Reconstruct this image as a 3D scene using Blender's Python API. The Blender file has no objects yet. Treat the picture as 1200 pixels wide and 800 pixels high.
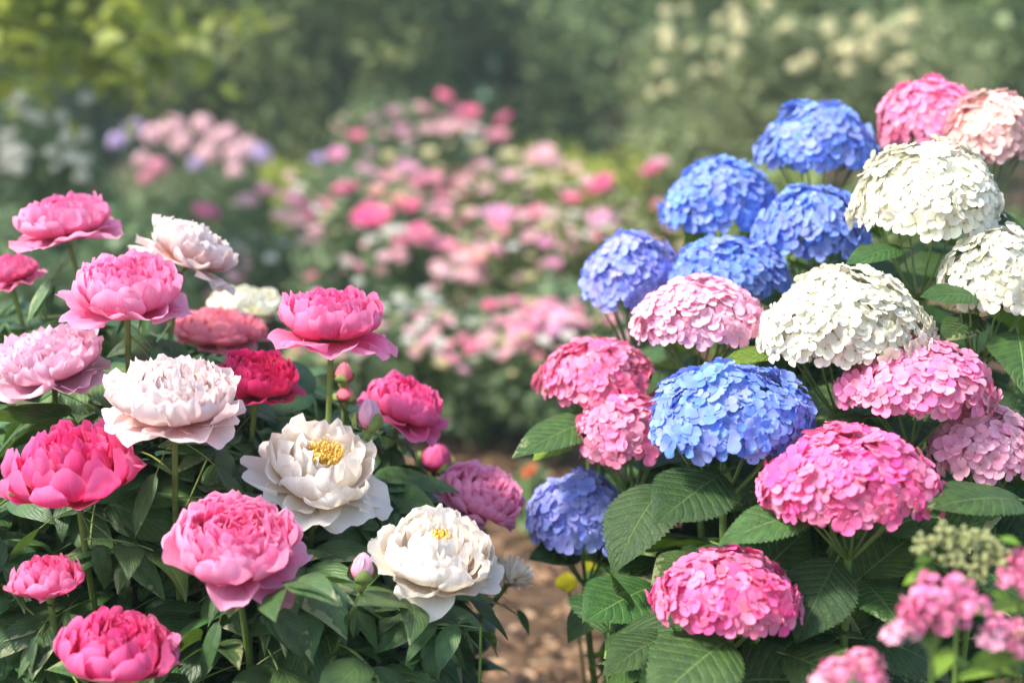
import bpy, math, random
import numpy as np
from mathutils import Vector, Matrix
R_ = math.radians
rng = np.random.default_rng(7)
random.seed(7)
SC = bpy.context.scene
COL = SC.collection

# ------------------------------------------------------------ camera
CAM_H = 1.10; F = 1667.0; HORIZON = 120.0
PITCH = math.atan((400 - HORIZON) / F)
cam = bpy.data.cameras.new("camera"); camo = bpy.data.objects.new("camera", cam); COL.objects.link(camo)
cam.sensor_width = 36; cam.lens = 36 * F / 1200
cam.clip_start = 0.05; cam.clip_end = 500
camo.location = (0, 0, CAM_H); camo.rotation_euler = (math.pi / 2 - PITCH, 0, 0)
cam.dof.use_dof = True; cam.dof.focus_distance = 1.53; cam.dof.aperture_fstop = 2.3
cam.dof.aperture_blades = 0
SC.camera = camo
CAMR = Matrix.Rotation(math.pi / 2 - PITCH, 3, 'X'); CAMC = Vector((0, 0, CAM_H))

# ------------------------------------------------------------ world, sun, exposure
SUN_EL, SUN_AZ = R_(52), R_(-112)      # azimuth measured from +Y towards +X
w = bpy.data.worlds.new("World"); SC.world = w; w.use_nodes = True
wn = w.node_tree; wn.nodes.clear()
sky = wn.nodes.new("ShaderNodeTexSky"); sky.sky_type = 'NISHITA'; sky.sun_disc = False
sky.sun_elevation = SUN_EL; sky.sun_rotation = SUN_AZ; sky.dust_density = 2.0
bg = wn.nodes.new("ShaderNodeBackground"); bg.inputs[1].default_value = 0.15
wo = wn.nodes.new("ShaderNodeOutputWorld")
wn.links.new(sky.outputs[0], bg.inputs[0]); wn.links.new(bg.outputs[0], wo.inputs[0])
sl = bpy.data.lights.new("sun", 'SUN'); sl.energy = 3.1; sl.angle = R_(8.0); sl.color = (1.0, 0.91, 0.78)
so = bpy.data.objects.new("sun", sl); COL.objects.link(so)
sd = Vector((math.sin(SUN_AZ) * math.cos(SUN_EL), math.cos(SUN_AZ) * math.cos(SUN_EL), math.sin(SUN_EL)))
so.rotation_euler = (-sd).to_track_quat('-Z', 'Y').to_euler(); so.location = sd * 30
SC.view_settings.view_transform = 'Standard'; SC.view_settings.look = 'None'
SC.view_settings.exposure = 1.38; SC.view_settings.gamma = 1
SC.cycles.max_bounces = 8; SC.cycles.diffuse_bounces = 4; SC.cycles.transmission_bounces = 6
SC.cycles.volume_bounces = 0; SC.cycles.use_denoising = True
SC.cycles.use_adaptive_sampling = True; SC.cycles.adaptive_threshold = 0.02

# ------------------------------------------------------------ helpers
def W(px, py, d):
    return CAMC + CAMR @ Vector(((px - 600) / F * d, (400 - py) / F * d, -d))
CAMRI = np.array(CAMR.transposed())
def proj(P):
    """world points (n,3) -> pixel x, pixel y, depth"""
    q = (np.asarray(P) - np.array(CAMC)) @ CAMRI.T
    d = -q[:, 2]
    return 600 + q[:, 0] / d * F, 400 - q[:, 1] / d * F, d

class Buf:
    def __init__(s): s.v = []; s.f = []; s.uv = []; s.m = []; s.n = 0
    def add(s, v, f, uv=None, mi=0):
        v = np.asarray(v, float).reshape(-1, 3); f = np.asarray(f, int)
        s.v.append(v); s.f.append(f + s.n); s.n += len(v)
        s.uv.append(np.zeros((len(v), 2)) if uv is None else np.asarray(uv).reshape(-1, 2))
        s.m.append(np.full(len(f), mi))
    def addbuf(s, o, M=None):
        """append the merged arrays (v,f,uv,m) o, transformed by a 4x4 M"""
        v, f, uv, m = o
        if M is not None:
            A = np.array(M); v = v @ A[:3, :3].T + A[:3, 3]
        s.v.append(v); s.f.append(f + s.n); s.n += len(v); s.uv.append(uv); s.m.append(m)
    def arrays(s):
        return np.concatenate(s.v), np.concatenate(s.f), np.concatenate(s.uv), np.concatenate(s.m)
    def mesh(s, name, mats, smooth=True):
        v, f, uv, m = s.arrays()
        me = bpy.data.meshes.new(name)
        me.vertices.add(len(v)); me.vertices.foreach_set("co", v.astype(np.float32).ravel())
        me.loops.add(f.size); me.loops.foreach_set("vertex_index", f.astype(np.int32).ravel())
        me.polygons.add(len(f)); me.polygons.foreach_set("loop_start", np.arange(0, f.size, 4, dtype=np.int32))
        me.polygons.foreach_set("loop_total", np.full(len(f), 4, dtype=np.int32))
        for k in mats: me.materials.append(k)
        me.polygons.foreach_set("material_index", m.astype(np.int32))
        me.update(calc_edges=True)
        ul = me.uv_layers.new(name="UVMap"); ul.data.foreach_set("uv", uv[f.ravel()].astype(np.float32).ravel())
        me.polygons.foreach_set("use_smooth", np.full(len(f), smooth))
        return me

def gridf(nv, nu):
    i = np.arange(nv - 1)[:, None] * nu + np.arange(nu - 1)[None]
    i = i.ravel(); return np.stack([i, i + 1, i + nu + 1, i + nu], 1)

def put(name, me, parent=None, M=None):
    o = bpy.data.objects.new(name, me); COL.objects.link(o)
    if parent is not None: o.parent = parent
    if M is not None: o.matrix_local = M if parent is not None else M
    return o
def thing(name, loc, label, cat, group=None):
    o = bpy.data.objects.new(name, None); COL.objects.link(o); o.location = loc
    o.empty_display_size = 0.05
    o["label"] = label; o["category"] = cat
    if group: o["group"] = group
    return o
def tag(o, kind=None, label=None, cat=None, group=None):
    if kind: o["kind"] = kind
    if label: o["label"] = label
    if cat: o["category"] = cat
    if group: o["group"] = group
    return o

def tube(buf, pts, r0, r1, n=7, mi=0):
    pts = np.array([list(p) for p in pts], float); k = len(pts)
    t = np.gradient(pts, axis=0); t /= np.linalg.norm(t, axis=1)[:, None] + 1e-9
    ref = np.array([0.31, 0.87, 0.1]); a = np.cross(t, ref); a /= np.linalg.norm(a, axis=1)[:, None] + 1e-9
    b = np.cross(t, a)
    rr = np.linspace(r0, r1, k) if np.isscalar(r0) else np.asarray(r0)
    th = np.linspace(0, 2 * math.pi, n)
    P = pts[:, None] + (a[:, None] * np.cos(th)[None, :, None] + b[:, None] * np.sin(th)[None, :, None]) * rr[:, None, None]
    uv = np.stack(np.meshgrid(np.linspace(0, 1, n), np.linspace(0, 1, k)), -1)
    buf.add(P, gridf(k, n), uv, mi)
def bez(p0, p1, p2, n=10):
    t = np.linspace(0, 1, n)[:, None]
    p0, p1, p2 = (np.array(list(p), float) for p in (p0, p1, p2))
    return (1 - t) ** 2 * p0 + 2 * t * (1 - t) * p1 + t * t * p2
def frame(x, z):
    """rotation whose local +Y runs along x and local +Z near z"""
    y = Vector(x).normalized(); z = Vector(z); z = (z - y * z.dot(y))
    if z.length < 1e-6: z = y.orthogonal()
    z.normalize(); xx = y.cross(z)
    return Matrix((xx, y, z)).transposed()
def mat4(rot, loc, s=1.0):
    M = rot.to_4x4() @ Matrix.Diagonal((s, s, s, 1)) if np.isscalar(s) else rot.to_4x4() @ Matrix.Diagonal((*s, 1))
    M.translation = loc; return M

# ------------------------------------------------------------ materials
class N:
    def __init__(s, name):
        s.m = bpy.data.materials.new(name); s.m.use_nodes = True; s.t = s.m.node_tree; s.t.nodes.clear()
        s.out = s.t.nodes.new("ShaderNodeOutputMaterial")
    def n(s, ty, **k):
        o = s.t.nodes.new(ty)
        for a, b in k.items(): setattr(o, a, b)
        return o
    def l(s, a, b): s.t.links.new(a, b)
    def val(s, x, inp):
        if hasattr(x, "is_output"): s.l(x, inp)
        else: inp.default_value = x
    def math(s, op, a, b=0.0, c=0.0, clamp=False):
        o = s.n("ShaderNodeMath", operation=op, use_clamp=clamp)
        s.val(a, o.inputs[0]); s.val(b, o.inputs[1]); s.val(c, o.inputs[2]); return o.outputs[0]
    def mix(s, f, a, b, blend='MIX'):
        o = s.n("ShaderNodeMix", data_type='RGBA', blend_type=blend)
        s.val(f, o.inputs[0]); s.val(a, o.inputs[6]); s.val(b, o.inputs[7]); return o.outputs[2]
    def uv(s):
        o = s.n("ShaderNodeUVMap"); o.uv_map = "UVMap"
        x = s.n("ShaderNodeSeparateXYZ"); s.l(o.outputs[0], x.inputs[0]); return o.outputs[0], x.outputs[0], x.outputs[1]
    def rand(s): return s.n("ShaderNodeObjectInfo").outputs["Random"]
    def noise(s, vec, scale, detail=2.0, rough=0.5):
        o = s.n("ShaderNodeTexNoise"); o.inputs["Scale"].default_value = scale; o.inputs["Detail"].default_value = detail
        o.inputs["Roughness"].default_value = rough
        if vec is not None: s.l(vec, o.inputs["Vector"])
        return o.outputs["Fac"]
    def mrange(s, v, a, b, c, d):
        o = s.n("ShaderNodeMapRange"); s.val(v, o.inputs[0])
        for i, q in enumerate((a, b, c, d)): o.inputs[i + 1].default_value = q
        return o.outputs[0]
    def surf(s, col, rough=0.5, trans=0.3, tcol=None, bump=None, bstr=0.3, bdist=0.001, spec=0.5, sheen=0.0):
        p = s.n("ShaderNodeBsdfPrincipled"); s.val(col, p.inputs["Base Color"]); s.val(rough, p.inputs["Roughness"])
        p.inputs["Specular IOR Level"].default_value = spec
        if sheen: p.inputs["Sheen Weight"].default_value = sheen
        nrm = None
        if bump is not None:
            b = s.n("ShaderNodeBump"); b.inputs["Strength"].default_value = bstr; b.inputs["Distance"].default_value = bdist
            s.l(bump, b.inputs["Height"]); nrm = b.outputs[0]; s.l(nrm, p.inputs["Normal"])
        if trans > 0:
            t = s.n("ShaderNodeBsdfTranslucent"); s.val(tcol if tcol is not None else col, t.inputs[0])
            if nrm: s.l(nrm, t.inputs["Normal"])
            mx = s.n("ShaderNodeMixShader"); mx.inputs[0].default_value = trans
            s.l(p.outputs[0], mx.inputs[1]); s.l(t.outputs[0], mx.inputs[2]); s.l(mx.outputs[0], s.out.inputs[0])
        else: s.l(p.outputs[0], s.out.inputs[0])
        return s.m
def c4(c): return (c[0], c[1], c[2], 1.0)

def petal_mat(name, base, mid, tip, trans=0.5):
    k = N(name); uv, u, v = k.uv()
    r = k.n("ShaderNodeValToRGB"); cr = r.color_ramp
    cr.elements[0].position = 0.12; cr.elements[0].color = c4(base)
    cr.elements[1].position = .92; cr.elements[1].color = c4(tip)
    e = cr.elements.new(0.50); e.color = c4(mid)
    mp = k.n("ShaderNodeMapping"); mp.inputs["Scale"].default_value = (1, 0.07, 1); k.l(uv, mp.inputs[0])
    ve = k.noise(mp.outputs[0], 38.0, 3.0, 0.6)
    pn = k.noise(k.n("ShaderNodeTexCoord").outputs["Object"], 22.0, 2.0)
    vv = k.math('ADD', v, k.math('MULTIPLY', k.math('SUBTRACT', pn, 0.5), 0.5))
    vv = k.math('ADD', vv, k.math('MULTIPLY', k.math('SUBTRACT', ve, 0.5), 0.5), clamp=True)
    k.l(vv, r.inputs[0])
    hs = k.n("ShaderNodeHueSaturation"); k.l(r.outputs[0], hs.inputs["Color"])
    k.l(k.mrange(k.rand(), 0, 1, 0.97, 1.05), hs.inputs["Value"])
    return k.surf(hs.outputs[0], 0.55, trans, bump=ve, bstr=0.5, bdist=0.002, spec=0.15, sheen=0.2)
PET = {
 'pink':   petal_mat("petal_pink", (.84,.05,.20), (.94,.20,.44), (.97,.44,.66)),
 'rose':   petal_mat("petal_rose", (.80,.03,.16), (.92,.13,.37), (.96,.34,.58)),
 'hot':    petal_mat("petal_hot", (.70,.015,.13), (.87,.06,.28), (.94,.23,.50)),
 'crimson':petal_mat("petal_crimson", (.42,.003,.045), (.66,.010,.11), (.78,.05,.22)),
 'salmon': petal_mat("petal_salmon", (.74,.08,.14), (.84,.20,.28), (.90,.34,.42)),
 'pale':   petal_mat("petal_pale", (.86,.24,.40), (.92,.46,.62), (.95,.66,.78)),
 'blush':  petal_mat("petal_blush", (.88,.48,.40), (.91,.68,.64), (.92,.81,.79), .4),
 'white':  petal_mat("petal_white", (.90,.62,.30), (.92,.82,.68), (.92,.88,.82), .4),
 'cream':  petal_mat("petal_cream", (.80,.72,.28), (.88,.84,.52), (.92,.90,.74), .3),
 'ivory':  petal_mat("petal_ivory", (.72,.58,.40), (.84,.74,.60), (.90,.85,.76), .3),
}
def sepal_mat(name, base, tip, alt, trans=0.25):
    k = N(name); uv, u, v = k.uv()
    rn = k.math('ADD', k.math('MULTIPLY', k.rand(), .55), k.math('MULTIPLY', k.n('ShaderNodeNewGeometry').outputs['Random Per Island'], .45))
    ob = k.noise(k.n("ShaderNodeTexCoord").outputs["Object"], 26.0, 2.0)
    f = k.mrange(v, 0.0, 0.75, 0, 1)
    col = k.mix(f, c4(base), c4(tip))
    col = k.mix(k.math('MULTIPLY', k.math('ADD', rn, ob), 0.42, clamp=True), col, c4(alt))
    hs = k.n("ShaderNodeHueSaturation"); k.l(col, hs.inputs["Color"])
    k.l(k.mrange(k.math('FRACT', k.math('MULTIPLY', rn, 5.7)), 0, 1, 0.80, 1.1), hs.inputs["Value"]); k.l(k.mrange(rn, 0, 1, 0.485, 0.52), hs.inputs['Hue']); k.l(k.mrange(k.math('FRACT', k.math('MULTIPLY', rn, 11.3)), 0, 1, .78, 1.05), hs.inputs['Saturation'])
    mp = k.n("ShaderNodeMapping"); mp.inputs["Scale"].default_value = (1, 0.12, 1); k.l(uv, mp.inputs[0])
    ve = k.noise(mp.outputs[0], 22.0, 2.0, 0.6)
    return k.surf(hs.outputs[0], 0.6, trans, bump=ve, bstr=0.3, bdist=0.0015, spec=0.2, sheen=0.1)
SEP = {
 'blue':   sepal_mat("sepal_blue", (.09,.16,.60), (.13,.27,.80), (.22,.35,.84)),
 'violet': sepal_mat("sepal_violet", (.14,.17,.62), (.22,.29,.80), (.36,.39,.85)),
 'pink':   sepal_mat("sepal_pink", (.76,.07,.24), (.90,.20,.42), (.92,.32,.54)),
 'rose':   sepal_mat("sepal_rose", (.74,.06,.20), (.89,.17,.36), (.92,.28,.47)),
 'hot':    sepal_mat("sepal_hot", (.70,.03,.17), (.87,.10,.33), (.91,.19,.45)),
 'pale':   sepal_mat("sepal_pale", (.82,.17,.32), (.92,.38,.56), (.94,.56,.70)),
 'peach':  sepal_mat("sepal_peach", (.80,.32,.30), (.90,.50,.48), (.92,.62,.54)),
 'white':  sepal_mat("sepal_white", (.68,.68,.38), (.86,.83,.72), (.87,.84,.66)),
}
def leaf_mat(name, col, dark, veins, slant, pale=0.0, rough=0.4, trans=0.22, quilt=1.0, veincol=(.22,.32,.12)):
    k = N(name); uv, u, v = k.uv(); rn = k.rand()
    au = k.math('ABSOLUTE', k.math('SUBTRACT', u, 0.5))
    ob = k.n("ShaderNodeTexCoord").outputs["Object"]
    wob = k.noise(ob, 30.0, 2.0)
    t = k.math('SUBTRACT', k.math('MULTIPLY', v, veins), k.math('MULTIPLY', au, slant))
    t = k.math('ADD', t, k.math('MULTIPLY', wob, 0.5))
    fr = k.math('FRACT', k.math('ADD', t, 10.0))
    dv = k.math('ABSOLUTE', k.math('SUBTRACT', fr, 0.5))          # 0.5 on a vein
    vein = k.mrange(dv, 0.42, 0.5, 0, 1)
    mid = k.mrange(au, 0.0, 0.022, 1, 0)
    vm = k.math('MAXIMUM', k.math('MULTIPLY', vein, 0.5), mid)
    fine = k.noise(ob, 190.0, 3.0, 0.7)
    n1 = k.noise(ob, 9.0, 3.0)
    base = k.mix(k.mrange(n1, 0.3, 0.7, 0, 1), c4(dark), c4(col))
    base = k.mix(k.math('MULTIPLY', vm, 0.55), base, c4(veincol))
    hs = k.n("ShaderNodeHueSaturation"); k.l(base, hs.inputs["Color"])
    k.l(k.mrange(rn, 0, 1, 0.7, 1.5), hs.inputs["Value"]); k.l(k.mrange(k.math('FRACT', k.math('MULTIPLY', rn, 3.7)), 0, 1, 0.515, 0.475), hs.inputs["Hue"])
    colr = hs.outputs[0]
    if pale > 0:   # sunlit patches painted into the colour, cream towards one side of some leaves
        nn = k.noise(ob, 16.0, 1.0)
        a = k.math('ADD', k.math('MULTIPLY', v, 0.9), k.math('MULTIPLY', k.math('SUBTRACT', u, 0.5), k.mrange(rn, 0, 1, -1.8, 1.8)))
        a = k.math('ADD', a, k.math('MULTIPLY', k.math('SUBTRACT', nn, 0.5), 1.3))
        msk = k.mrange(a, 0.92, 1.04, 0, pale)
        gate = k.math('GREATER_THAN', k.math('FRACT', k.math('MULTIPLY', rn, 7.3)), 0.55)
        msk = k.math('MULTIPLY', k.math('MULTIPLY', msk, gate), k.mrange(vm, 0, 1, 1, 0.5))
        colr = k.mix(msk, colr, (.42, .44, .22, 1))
    h = k.math('ADD', k.math('MULTIPLY', k.math('SUBTRACT', 1.0, k.math('POWER', k.math('MULTIPLY', dv, 2.0), 3.0)), quilt),
               k.math('MULTIPLY', fine, 0.35))
    vo = k.n('ShaderNodeTexVoronoi'); vo.feature = 'DISTANCE_TO_EDGE'; vo.inputs['Scale'].default_value = 26; k.l(ob, vo.inputs['Vector'])
    h = k.math('ADD', k.math('SUBTRACT', h, k.math('MULTIPLY', mid, 0.8)), k.math('MULTIPLY', k.mrange(vo.outputs['Distance'], 0, .12, 0, 1), .35 * quilt))
    tc = k.mix(0.5, colr, (.16, .30, .02, 1))
    return k.surf(colr, k.mrange(fine, 0.3, 0.7, rough, rough + 0.15), trans, tcol=tc, bump=h, bstr=0.8, bdist=0.0016 * max(quilt, .5), spec=0.45)
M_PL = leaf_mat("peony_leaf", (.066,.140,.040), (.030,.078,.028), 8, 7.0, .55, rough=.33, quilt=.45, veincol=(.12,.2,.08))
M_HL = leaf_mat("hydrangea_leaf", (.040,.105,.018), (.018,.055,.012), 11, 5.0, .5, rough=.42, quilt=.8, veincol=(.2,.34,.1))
M_YL = leaf_mat("young_leaf", (.22,.38,.04), (.12,.26,.03), 9, 4.5, 0, rough=.45, quilt=1.0, veincol=(.4,.5,.15), trans=.35)

def simple_leaf(name, a, b, trans=0.3, rough=0.5, scale=3.0):
    k = N(name); g = k.n("ShaderNodeNewGeometry"); tc = k.n("ShaderNodeTexCoord").outputs["Object"]
    f = k.mrange(k.noise(tc, scale, 3.0), 0.35, 0.65, 0, 1)
    isl = g.outputs["Random Per Island"]
    f = k.math('ADD', k.math('MULTIPLY', f, 0.5), k.math('MULTIPLY', isl, 0.5))
    col = k.mix(f, c4(a), c4(b))
    return k.surf(col, rough, trans, spec=0.4)
M_ROSE_L = simple_leaf("rose_leaf", (.065,.135,.06), (.26,.34,.16))
M_MID_L = simple_leaf("soft_green_leaf", (.10,.17,.05), (.34,.38,.15), .4)
M_LIGHT_L = simple_leaf("light_shrub_leaf", (.18,.26,.04), (.54,.58,.12), .45)
M_TREE_L = simple_leaf("tree_leaf", (.11,.18,.055), (.38,.46,.16), .4)
M_TREE_D = simple_leaf("dark_tree_leaf", (.085,.165,.08), (.33,.42,.17), .4)
M_TREE_Y = simple_leaf("yellow_green_leaf", (.06,.12,.018), (.46,.52,.08), .5)
M_TREE_B = simple_leaf("bluish_tree_leaf", (.03,.09,.075), (.12,.21,.14), .3)
M_PALE_L = simple_leaf("pale_shrub_leaf", (.12,.17,.06), (.36,.40,.20), .35)
def plain(name, col, rough=0.6, scale=40.0, dark=0.6, trans=0.0, bstr=0.3):
    k = N(name); tc = k.n("ShaderNodeTexCoord").outputs["Object"]; n = k.noise(tc, scale, 4.0, 0.6)
    c = k.mix(k.mrange(n, 0.3, 0.7, 0, 1), c4([x * dark for x in col]), c4(col))
    return k.surf(c, rough, trans, bump=n, bstr=bstr, bdist=0.003, spec=0.3)
M_STEM_P = plain("peony_stem_skin", (.17,.25,.06), .5, 60, .6)
M_STEM_H = plain("hydrangea_stem_skin", (.15,.25,.06), .5, 60, .6)
M_CALYX = plain("calyx_skin", (.20,.28,.07), .5, 90, .6)
M_BARK = plain("bark", (.12,.09,.06), .9, 14, .4, 0, .8)
M_ANTHER = plain("anther_yellow", (.92,.60,.13), .7, 400, .75)
M_EYE = plain("floret_eye", (.40,.34,.36), .6, 500, .7)

# ------------------------------------------------------------ petals
def petal(P0, P1, P2, width, wrap, az, nu=9, nv=10, ruf=0.002, lobes=2.5, notch=0.06, narrow=0.25, curl=0.0, ex=2.6, vs=1.0):
    v = np.linspace(0, 1, nv) ** .85; u = np.sin(np.linspace(-1, 1, nu) * math.pi / 2) ; U, V = np.meshgrid(u, v)
    ph = rng.uniform(0, 6.28, 4)
    vv = V * (1 - 0.46 * (1 - np.sqrt(np.clip(1 - np.abs(U) ** ex, 0, 1))) * V ** 1.2)
    edge = 0.5 - 0.5 * np.cos(lobes * math.pi * U + ph[0]) + 0.25 * (0.5 - 0.5 * np.cos(3.1 * lobes * math.pi * U + ph[1]))
    vv = vv - notch * V ** 5 * edge
    t = vv[..., None]
    P = (1 - t) ** 2 * np.array(P0) + 2 * t * (1 - t) * np.array(P1) + t * t * np.array(P2)
    T = 2 * (1 - t) * (np.array(P1) - np.array(P0)) + 2 * t * (np.array(P2) - np.array(P1))
    T = T / (np.linalg.norm(T, axis=-1, keepdims=True) + 1e-9)
    n = np.stack([-T[..., 1], T[..., 0]], -1)
    hw = width / 2 * (narrow + (1 - narrow) * np.sin(np.clip(vv / 0.68, 0, 1) * math.pi / 2) ** 0.9)
    s = U * hw; phi = np.clip(s / wrap, -1.9, 1.9)
    off = wrap * (1 - np.cos(phi))
    off = off + ruf * V ** 2 * (np.sin(3.2 * U + ph[2] + 2 * V) + 0.6 * np.sin(7.5 * U + ph[3]) * V)
    off = off + curl * V ** 4
    if nv > 9: off = off + width * V ** 3 * (.014 * np.sin(9 * U + ph[1] * 2 + 3 * V) + .006 * np.sin(14 * U + ph[2])) + width * .012 * np.sin(9 * V + ph[0] + 4 * U)
    vv = vv; r = P[..., 0] + n[..., 0] * off; z = P[..., 1] + n[..., 1] * off; y = wrap * np.sin(phi)
    ca, sa = math.cos(az), math.sin(az)
    X = r * ca - y * sa; Y = r * sa + y * ca
    uv = np.stack([U * 0.5 + 0.5, V * vs], -1)
    return np.stack([X, Y, z], -1), gridf(nv, nu), uv

def peony_head_bufs(R, H, style, nfac=1.0):
    """inner petals as one buffer, guard petals each as its own"""
    inner = Buf(); guards = []
    n = int({'double': 96, 'ruffled': 112, 'open': 42, 'globe': 60, 'half': 54, 'bud': 9, 'spiky': 46, 'pompon': 90}[style] * nfac)
    rin = {'double': .80, 'ruffled': .84, 'open': .80, 'globe': .84, 'half': .95, 'bud': 1.0, 'spiky': 1.0, 'pompon': .97}[style]
    for i in range(n):
        t = (i + 0.5) / n; az = i * 2.39996 + rng.normal(0, .12)
        if style == 'bud':
            rr = R * (1 - .35 * t)
            g = petal((.001, 0), (rr * 1.75, H * .25), (rr * .05, H * (1.02 - .05 * t)), R * 2.1, rr * .9, az, ruf=.0004, notch=.02)
            inner.add(*g); continue
        rho = rin * (1 - t) ** 0.60
        tmin = 0.50 if style == 'open' else .34 if style == 'globe' else 0.10
        rho = max(rho, tmin * .6) * rng.uniform(.93, 1.05)
        dome = math.sqrt(max(0, 1 - min(1, rho) ** 2))
        zt = H * (0.42 + 0.60 * dome) * rng.uniform(.90, 1.06)
        if style in ('double', 'half', 'pompon') and rho < .38: zt *= 0.80 + .2 * rho / .38
        if style == 'open': zt = H * (.35 + .75 * math.sin(min(1, (1 - rho) * 1.6) * math.pi / 2)) * rng.uniform(.9, 1.08); zt *= .75 if rho < .38 else 1
        if style == 'spiky':
            wd = R * .22; g = petal((.1 * R * rho, 0), (R * rho * .8, zt * .3), (R * rho * 1.05, zt), wd, R * .13, az, ruf=.001, notch=.03, ex=2.0)
            inner.add(*g); continue
        wd = R * (0.62 - 0.34 * t) * rng.uniform(.75, 1.2)
        if style == 'open': wd *= 1.25
        if style == 'globe': wd *= 1.15
        rc = max(rho * R, .22 * R) * rng.uniform(.62, .9)
        bul = {'half': 1.42, 'globe': 1.30, 'double': 1.26, 'pompon': 1.22}.get(style, 1.12)
        P1 = (rho * R * bul + .07 * R, zt * rng.uniform(.12, .28)); P2 = (rho * R, zt)
        g = petal((.12 * R * rho, H * .02), P1, P2, wd, rc, az, nu=13, nv=12, ruf=R * rng.uniform(.02, .055) * (1.5 if style in ('ruffled', 'open') else .5 if style == 'half' else 1),
                  lobes=rng.uniform(1.4, 3.2), notch=(.09 if style in ('ruffled', 'open', 'globe') else .035) * rng.uniform(.5, 1.3), vs=(1 - .5 * t if style in ('double', 'half') else 1.0),
                  narrow=.3, curl=R * (rng.uniform(-.05, .12)))
        inner.add(*g)
    if style in ('double', 'ruffled', 'half', 'pompon'):     # small crumpled petaloids filling the crown
        for i in range(int(34 * nfac)):
            a = rng.uniform(0, 6.28); q = math.sqrt(rng.uniform(0.0, 1)) * .62
            zt = H * (0.44 + 0.56 * math.sqrt(1 - q * q)) * rng.uniform(.86, .99) * (1 if q > .3 else .82 + .18 * q / .3)
            g = petal((q * R * .8, zt * .45), (q * R * 1.0 + .05 * R, zt * .75), (q * R, zt), R * rng.uniform(.24, .42), R * rng.uniform(.1, .25),
                      a, nu=7, nv=6, ruf=R * .05, lobes=2.5, notch=.12, vs=(.55 + .6 * q if style in ('double', 'half') else 1.0))
            inner.add(*g)
    if style == 'half': gn, ge = 6, (.25, .55)
    elif style in ('bud', 'spiky'): gn, ge = 0, (0, 0)
    elif style == 'pompon': gn, ge = 6, (-.05, .15)
    else: gn, ge = 9, (-.15, .30)
    a0 = rng.uniform(0, 6.28)
    for i in range(gn):
        az = a0 + i * 2 * math.pi / gn + rng.normal(0, .12)
        e = rng.uniform(*ge); L = R * rng.uniform(.92, 1.12)
        wd = R * rng.uniform(.70, .98)
        P1 = (L * .6, -.06 * R - e * .05 * R); P2 = (L, L * e)
        b = Buf(); b.add(*petal((.05 * R, 0), P1, P2, wd, R * rng.uniform(.6, 1.1), az, nu=17, nv=14, ruf=R * .055,
                  lobes=rng.uniform(1.0, 2.4), notch=(.09 if style in ('ruffled', 'open', 'globe') else .05), narrow=.3, curl=R * rng.uniform(-.12, .1), ex=3.0))
        guards.append(b)
    return inner, guards

def stamens(R, H):
    b = Buf()
    for i in range(210):
        a = rng.uniform(0, 6.28); q = math.sqrt(rng.uniform(0, 1)) * .19 * R; z0 = H * .2; z1 = H * rng.uniform(.66, .84)
        p0 = (q * .4 * math.cos(a), q * .4 * math.sin(a), z0); p2 = (q * 1.25 * math.cos(a), q * 1.25 * math.sin(a), z1)
        tube(b, bez(p0, (q * math.cos(a), q * math.sin(a), z1 * .7), p2, 4), .0005, .0005, 4)
        d = np.array([rng.normal(0, .4), rng.normal(0, .4), 1]); d /= np.linalg.norm(d)
        q2 = np.array(p2); tube(b, [q2 - d * .001, q2, q2 + d * .0022, q2 + d * .0030], np.array([.0005, .0010, .0010, .0003]), 0, 5)
    return b

# ------------------------------------------------------------ leaves
def leaf_blade(b, L, Wd, droop, fold, serr=0.0, nu=9, nv=20, peak=.42, x0=(0, 0, 0), ang=0.0, twist=0.0, tipw=1.0, roll=0.0):
    v = np.linspace(0, 1, nv); u = np.linspace(-1, 1, nu); U, V = np.meshgrid(u, v)
    vq = np.clip(V ** (math.log(.5) / math.log(peak)), 0, 1)
    w_ = np.sin(math.pi * vq) ** (0.85) * (1 - .25 * V ** 3 * tipw)
    if serr: w_ = w_ * (1 + serr * (np.arange(nv) % 2)[:, None] * np.abs(U) ** 6)
    X = U * w_ * Wd / 2
    Yv = V + (serr * .0 if serr else 0)
    Y = L * Yv
    th = droop * V
    Yc = L * np.sin(th) / droop if abs(droop) > 1e-3 else Y
    Zc = -L * (1 - np.cos(th)) / droop if abs(droop) > 1e-3 else Y * 0
    Z = Zc + fold * np.abs(X) - fold * .9 * X * X / (Wd * .5) + np.sin(V * 9 + U * 2) * np.abs(U) * Wd * .025
    tw = twist * V
    X, Z = X * np.cos(tw) - (Z - Zc) * np.sin(tw), Zc + X * np.sin(tw) + (Z - Zc) * np.cos(tw)
    P = np.stack([X, Yc, Z], -1)
    if roll:
        c, s = math.cos(roll), math.sin(roll); P = np.stack([P[..., 0] * c + P[..., 2] * s, P[..., 1], -P[..., 0] * s + P[..., 2] * c], -1)
    c, s = math.cos(ang), math.sin(ang)
    P = np.stack([P[..., 0] * c + P[..., 1] * s, -P[..., 0] * s + P[..., 1] * c, P[..., 2]], -1) + np.array(x0)
    b.add(P, gridf(nv, nu), np.stack([U * .5 + .5, V], -1), 0)

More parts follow.
